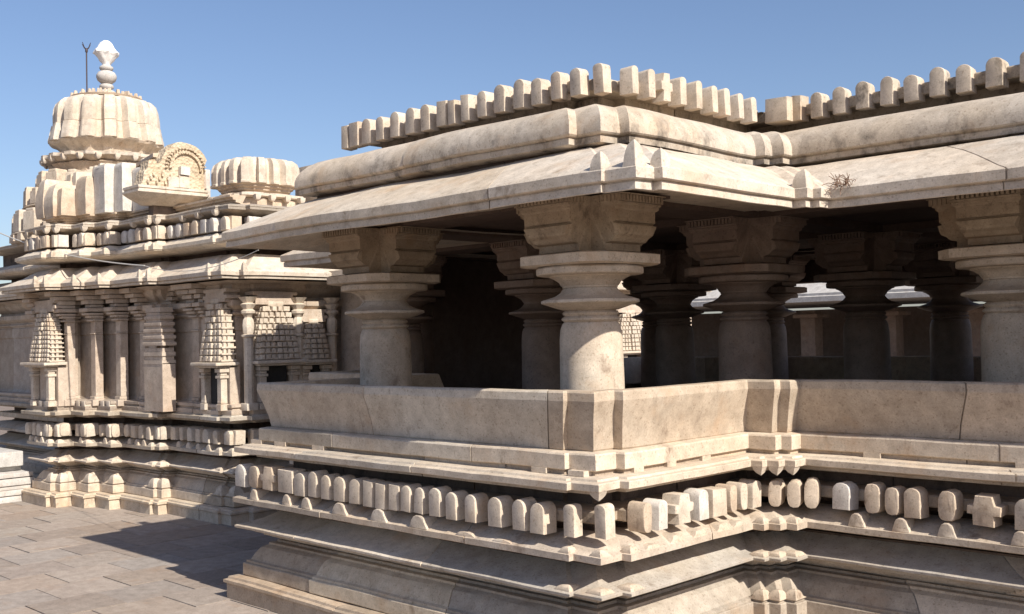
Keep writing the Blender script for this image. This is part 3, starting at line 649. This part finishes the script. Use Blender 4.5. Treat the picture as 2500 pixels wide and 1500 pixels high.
kblock(gx-.12, gx+.02, 6.72, 6.87, 4.25, 4.39, PALE, .0, .0, 'gable_post')
bm = bmesh.new()   # sloping roof stone running back from the gable to the tower
A = [Vector(p)-SHL for p in ((gx-.2, 6.62, 4.66), (gx-.2, 6.62, 4.71), (gx-.2, 7.2, 4.80), (gx-.2, 7.2, 4.64))]; B = [v+Vector((-1.7, .35, -.02)) for v in A]
loft(bm, [A, B]); mesh_obj('gable_roof', bm, TAN, SH, smooth=False)
kblock(gx-1.0, gx-.22, 6.95, 7.4, 4.03, 4.60, PINK, 0, .03, 'gable_body')

# miniature towers on the walls: niche_tower > spire, eave_slab, colonnette, niche
def niche(x, y, z0, w_, zt, rz, mat=PALE, tiers=8, zb=1.37, dark=True, parent=SH, ploc=SHL):
    root = bpy.data.objects.new('niche_tower', None); col.objects.link(root); root.parent = parent
    root.location = Vector((x, y, 0))-ploc; root.rotation_euler = (0, 0, rz)     # local -Y is the front
    bm = bmesh.new(); H_ = zt-z0
    for i in range(tiers):
        t = i/tiers; ww = w_*(1-.50*t**1.7); dd = .17*(1-.4*t); z = z0+H_*t; h_ = H_/tiers
        box(bm, (0, -dd/2+.05, z+h_*.5), (ww*.86, dd, h_*.98))
        box(bm, (0, -dd/2+.04, z+h_*.22), (ww, dd+.04, h_*.30), bev=.006)
        nr = max(3, int(ww/.085))
        for k in range(nr):
            u_ = (k-(nr-1)/2)*ww*.9/nr; big = .02 if abs(k-(nr-1)/2) < 1 else 0
            box(bm, (u_, -dd+.035-big, z+h_*.55), (ww/nr*.62, .06, h_*.80), bev=.008)
        for sgn in (-1, 1):
            for k in range(2): box(bm, (sgn*(ww*.46), -dd*.35-k*.06+.02, z+h_*.55), (.04, .035, h_*.8), bev=.004)
    box(bm, (0, -.03, zt+.03), (w_*.36, .12, .07), bev=.025)
    mesh_obj('spire', bm, mat, root, smooth=False)
    bm = bmesh.new(); box(bm, (0, -.09, z0-.022), (w_*1.16, .32, .04), bev=.01); box(bm, (0, -.075, z0-.055), (w_*1.02, .27, .026), bev=.006)
    mesh_obj('eave_slab', bm, mat, root, smooth=False)
    bm = bmesh.new()
    for sgn in (-1, 1): box(bm, (sgn*w_*.42, .03, (zb+z0)/2), (w_*.18, .14, z0-zb), bev=.006); mesh_obj('jamb', bm, PINK, root, smooth=False); bm = bmesh.new()
    for z_, h_, k_ in ((zt+.04, .044, .9), (zt+.08, .044, 1.05), (zt+.12, .044, .8), (zt+.16, .044, 1.0)):
        if z_ < 2.9: box(bm, (0, .02, z_), (w_*k_, .20, h_), bev=.006)
    mesh_obj('backing', bm, PINK, root, smooth=False)
    for sgn in (-1, 1):
        bm = bmesh.new(); cx = sgn*w_*.36
        for zc, hh, s_ in ((z0-.10, .05, .13), (z0-.145, .03, .09), (z0-.18, .035, .12), (z0-.215, .03, .08), (zb+.04, .08, .11), (zb+.10, .03, .09)): box(bm, (cx, -.10, zc), (s_, s_, hh), bev=.006)
        box(bm, (cx, -.10, (zb+.1+z0-.2)/2), (.085, .085, z0-.2-zb-.1))
        mesh_obj('colonnette', bm, mat, root, smooth=False)
    bm = bmesh.new()
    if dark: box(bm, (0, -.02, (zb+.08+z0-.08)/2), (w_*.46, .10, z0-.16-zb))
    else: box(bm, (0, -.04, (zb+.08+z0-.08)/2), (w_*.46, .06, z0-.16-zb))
    mesh_obj('niche', bm, SHAD if dark else PINK, root, smooth=False)  # dark openings are solid blocks coloured as shade
    return root
WI = .17
niche(-15.12, 5.88+WI-.0, 1.98, .74, 2.66, 0, PALE, 11, dark=False)
niche(-11.86, 6.67+WI, 1.96, .54, 2.68, 0, PALE, 9)
niche(-11.35-WI, 7.37, 1.97, .64, 2.64, rB, PALE, 9)
niche(-11.35-WI, 7.93, 1.96, .42, 2.42, rB, PALE, 7)
niche(-16.6, 6.6+WI, 1.98, .6, 2.6, 0, PALE, 8)
# slender wall shafts between the niche towers
for x, y in ((-11.45, 6.98), (-11.45, 7.70), (-11.45, 8.22)):
    bm = bmesh.new(); lathe(bm, [(.06, 1.4), (.06, 2.25), (.085, 2.265), (.09, 2.285), (.055, 2.295), (.066, 2.32), (.074, 2.40), (.066, 2.47), (.045, 2.50), (.06, 2.53), (.085, 2.55), (.09, 2.58), (.06, 2.60), (.10, 2.66), (.06, 2.68), (.12, 2.75)], 8, (x-SHL.x, y-SHL.y, 0))
    box(bm, (x-SHL.x, y-SHL.y, 1.41), (.16, .16, .09), bev=.01)
    mesh_obj('wall_shaft', bm, PALE, SH)
# uncarved panel, stacked and grooved
bm = bmesh.new()
fx, fy = -13.02-SHL.x, 6.62-SHL.y
box(bm, (fx, fy, 1.64), (.50, .18, .62))
for k in range(4): box(bm, (fx, fy, 1.965+k*.052), (.47 if k % 2 else .50, .16 if k % 2 else .19, .05))
for k in range(5):
    box(bm, (fx, fy, 2.20+k*.085), (.56-.03*k, .20, .05), bev=.012); box(bm, (fx, fy, 2.245+k*.085), (.48-.03*k, .17, .04))
box(bm, (fx, fy, 2.64), (.40, .18, .06))
mesh_obj('uncarved_panel', bm, PINK, SH, smooth=False)
# pilasters: shaft with stepped capital and bracket under the eave
def pilaster(x, y, w_, rz):
    bm = bmesh.new()
    for z0, z1, ww, dd in ((1.37, 1.46, 1.25, .10), (1.46, 1.50, 1.1, .07), (1.50, 2.35, 1.0, .05), (2.35, 2.37, 1.06, .065), (2.37, 2.53, 1.0, .05), (2.53, 2.555, 1.3, .10), (2.555, 2.575, 1.1, .07), (2.575, 2.61, 1.35, .12), (2.615, 2.645, 1.55, .16), (2.66, 2.71, 1.8, .19), (2.715, 2.76, 1.2, .12), (2.765, 2.82, 1.5, .17), (2.825, 2.88, 1.8, .23), (2.885, 2.95, 2.1, .30)):
        box(bm, (0, -dd/2+.03, (z0+z1)/2), (w_*ww, dd+.06, z1-z0-.002), bev=.006)
    o = mesh_obj('pilaster', bm, PINK, SH, smooth=False); o.location = Vector((x, y, 0))-SHL; o.rotation_euler = (0, 0, rz)
for x, y, w_ in ((-15.56, 5.88, .14), (-14.79, 5.95, .10), (-14.42, 6.17, .14), (-14.0, 6.33, .14), (-13.62, 6.49, .14), (-12.52, 6.67, .16), (-12.26, 6.67, .10), (-16.1, 6.6, .16)): pilaster(x, y+.24, w_, 0)
for x, y, w_ in ((-14.32, 6.25, .09), (-13.91, 6.41, .09), (-12.95, 6.61, .07), (-14.71, 6.06, .11)): pilaster(x-.24, y+.24, w_, rB)
# square bases at the foot of the pilasters
for (x, y) in SC[:4]:
    for dx in (-.10, -.28):
        bm = bmesh.new(); box(bm, (x-.08+dx+.05-SHL.x, y+.11-SHL.y, 1.40), (.11, .12, .085), bev=.012)
        mesh_obj('pilaster_foot', bm, PALE, SH)

# west end wall between shrine and pavilion, behind the open corner
LW = thing('vestibule_wall', 'shaded stone wall with pierced window slits joining shrine and pavilion', 'wall', (-10.8, 8.5, 0))
bm = bmesh.new(); box(bm, (-.05, .0, 1.6), (1.35, .16, 3.1)); mesh_obj('wall', bm, PINK, LW, smooth=False)
bm = bmesh.new()
for k in range(9): bm = bm if k == 0 else bmesh.new(); box(bm, (.22, -.085, 1.75+k*.07), (.10, .03, .03)); mesh_obj('window_slit', bm, SHAD, LW, smooth=False)  # slits are small bars coloured as shade
bm = bmesh.new(); box(bm, (-.1, -.25, 3.04), (1.2, .5, .08)); mesh_obj('eave', bm, PALE, LW, smooth=False)

# ------------------------------------------------------------------ rod, cable, white basin, weed
LR = thing('lightning_rod', 'thin dark metal rod with forked tip standing on the tower dome', 'lightning rod', (-17.36, 7.60, 6.2))
bm = bmesh.new(); tube(bm, [(0, 0, 0), (0, 0, .92)], .012, 8); mesh_obj('rod', bm, IRON, LR)
for k in range(4):
    t = k*math.pi/2+.4; bm = bmesh.new(); tube(bm, [(0, 0, .92), (.05*math.cos(t), .05*math.sin(t), .96), (.09*math.cos(t), .09*math.sin(t), 1.03)], .006, 6); mesh_obj('prong', bm, IRON, LR)
bm = bmesh.new(); lathe(bm, [(.018, .88), (.022, .90), (.022, .93), (.01, .95)], 12); mesh_obj('collar', bm, IRON, LR)
def cat(p, q, sag, n=24): p, q = Vector(p), Vector(q); return [p.lerp(q, i/n)-Vector((0, 0, sag*4*(i/n)*(1-i/n))) for i in range(n+1)]
bm = bmesh.new(); tube(bm, cat((-17.9, 6.3, 4.08), (-11.95, 5.9, 3.13), .10), .009, 6)
CB = mesh_obj('cable', bm, WIRE); tag(CB, 'long pale cable sagging across the shrine front below the teeth', 'cable')
bm = bmesh.new(); tube(bm, cat((-11.95, 5.9, 3.13), (-8.5, 5.3, 3.04), .12), .004, 6)
w2 = mesh_obj('cable', bm, WIRE); tag(w2, 'short thin slack cable running from shrine eave to the pavilion eave', 'cable')
WB = thing('white_basin', 'whitewashed stepped stone basin with a carved curve at the far left', 'stone basin', (-16.36, 5.72, 0))
bm = bmesh.new()
for z, h_, g_ in ((.05, .10, .05), (.14, .08, 0), (.21, .06, .02), (.29, .10, -.03), (.385, .07, .0)): box(bm, (-.2, -.0, z), (1.75-g_, .62-g_, h_-.003), bev=.012)
mesh_obj('plinth', bm, LIME, WB)
bm = bmesh.new(); box(bm, (-.3, .06, .46), (1.4, .36, .08), bev=.015); mesh_obj('neck', bm, LIME, WB)
bm = bmesh.new(); box(bm, (-.36, -.02, .60), (1.75, .5, .21), bev=.015)
mesh_obj('slab', bm, LIME, WB)
bm = bmesh.new(); tube(bm, [(-.05+.03*i, -.272, .63+.055*math.sin(i*.55)-.009*i) for i in range(14)], .008, 6); tube(bm, [(-.5, -.272, .57), (-.1, -.272, .57)], .008, 6); mesh_obj('carved_line', bm, IRON, WB)
WD = thing('dry_weed', 'small dry brown weed rooted in the inner corner of the pavilion eave', 'weed', (-3.46, 6.72, 3.17))
bm = bmesh.new(); rnd = random.Random(3)
for k in range(34):
    p = Vector((rnd.uniform(-.05, .07), rnd.uniform(-.05, .03), .0)); pts = [p]
    d = Vector((rnd.uniform(-.5, .5), rnd.uniform(-.9, .2), rnd.uniform(-.2, 1))).normalized()
    for j in range(5): p = p+d*.022; d = (d+Vector((rnd.uniform(-.5, .5), rnd.uniform(-.5, .3), rnd.uniform(-.7, .3)))).normalized(); pts.append(p.copy())
    tube(bm, pts, .0022, 4)
mesh_obj('stems', bm, TWIG, WD)

# ------------------------------------------------------------------ what shows through the hall: cloister and far shrine
CL_ = thing('cloister_wing', 'whitewashed far cloister with stepped eave seen between the dark pillars', 'cloister', (-12, 24, 0))
bm = bmesh.new()
pr = [(6.5, 2.86), (0, 2.86), (0, 2.98), (.05, 3.0), (.05, 3.06), (.9, 3.62), (.9, 3.75), (1.0, 3.75), (1.0, 4.3), (6.5, 4.3)]
loft(bm, [[Vector((x, y-1.1, z)) for y, z in pr] for x in (-13, 13)])
mesh_obj('eave', bm, LIME, CL_, smooth=False)
bm = bmesh.new(); box(bm, (0, 5.6, 1.5), (26, .3, 2.6)); mesh_obj('rear_wall', bm, INSHADE, CL_, smooth=False)
bm = bmesh.new(); box(bm, (0, 3.0, .4), (26, 6.2, .8)); mesh_obj('plinth', bm, INSHADE, CL_, smooth=False)
bm = bmesh.new(); box(bm, (0, 0, 1.75), (.42, .42, 1.9), bev=.02); box(bm, (0, 0, 2.56), (.7, .7, .1), bev=.02); box(bm, (0, 0, .86), (.6, .6, .12), bev=.02)
cp = mesh_obj('pillar', bm, INSHADE, CL_); cp.location = (-11, 1.6, 0)
for k in range(1, 11): q = cp.copy(); col.objects.link(q); q.location = (-11+k*2.2, 1.6, 0)
FS = thing('far_shrine', 'sunlit fragment of carved far shrine wall seen beside the corner pillar', 'shrine', (-11.9, 15.0, 0))
bm = bmesh.new(); box(bm, (-1, .6, 1.6), (2, 2.6, 3.2)); mesh_obj('wall', bm, PINK, FS, smooth=False)
FSL = Vector((-11.9, 15.0, 0))
niche(-11.80, 14.8, 1.90, .75, 2.55, rB, PALE, 9, parent=FS, ploc=FSL)
bm = bmesh.new(); box(bm, (-.8, .6, 3.02), (2.3, 3.0, .12), bev=.02); mesh_obj('eave', bm, PALE, FS)
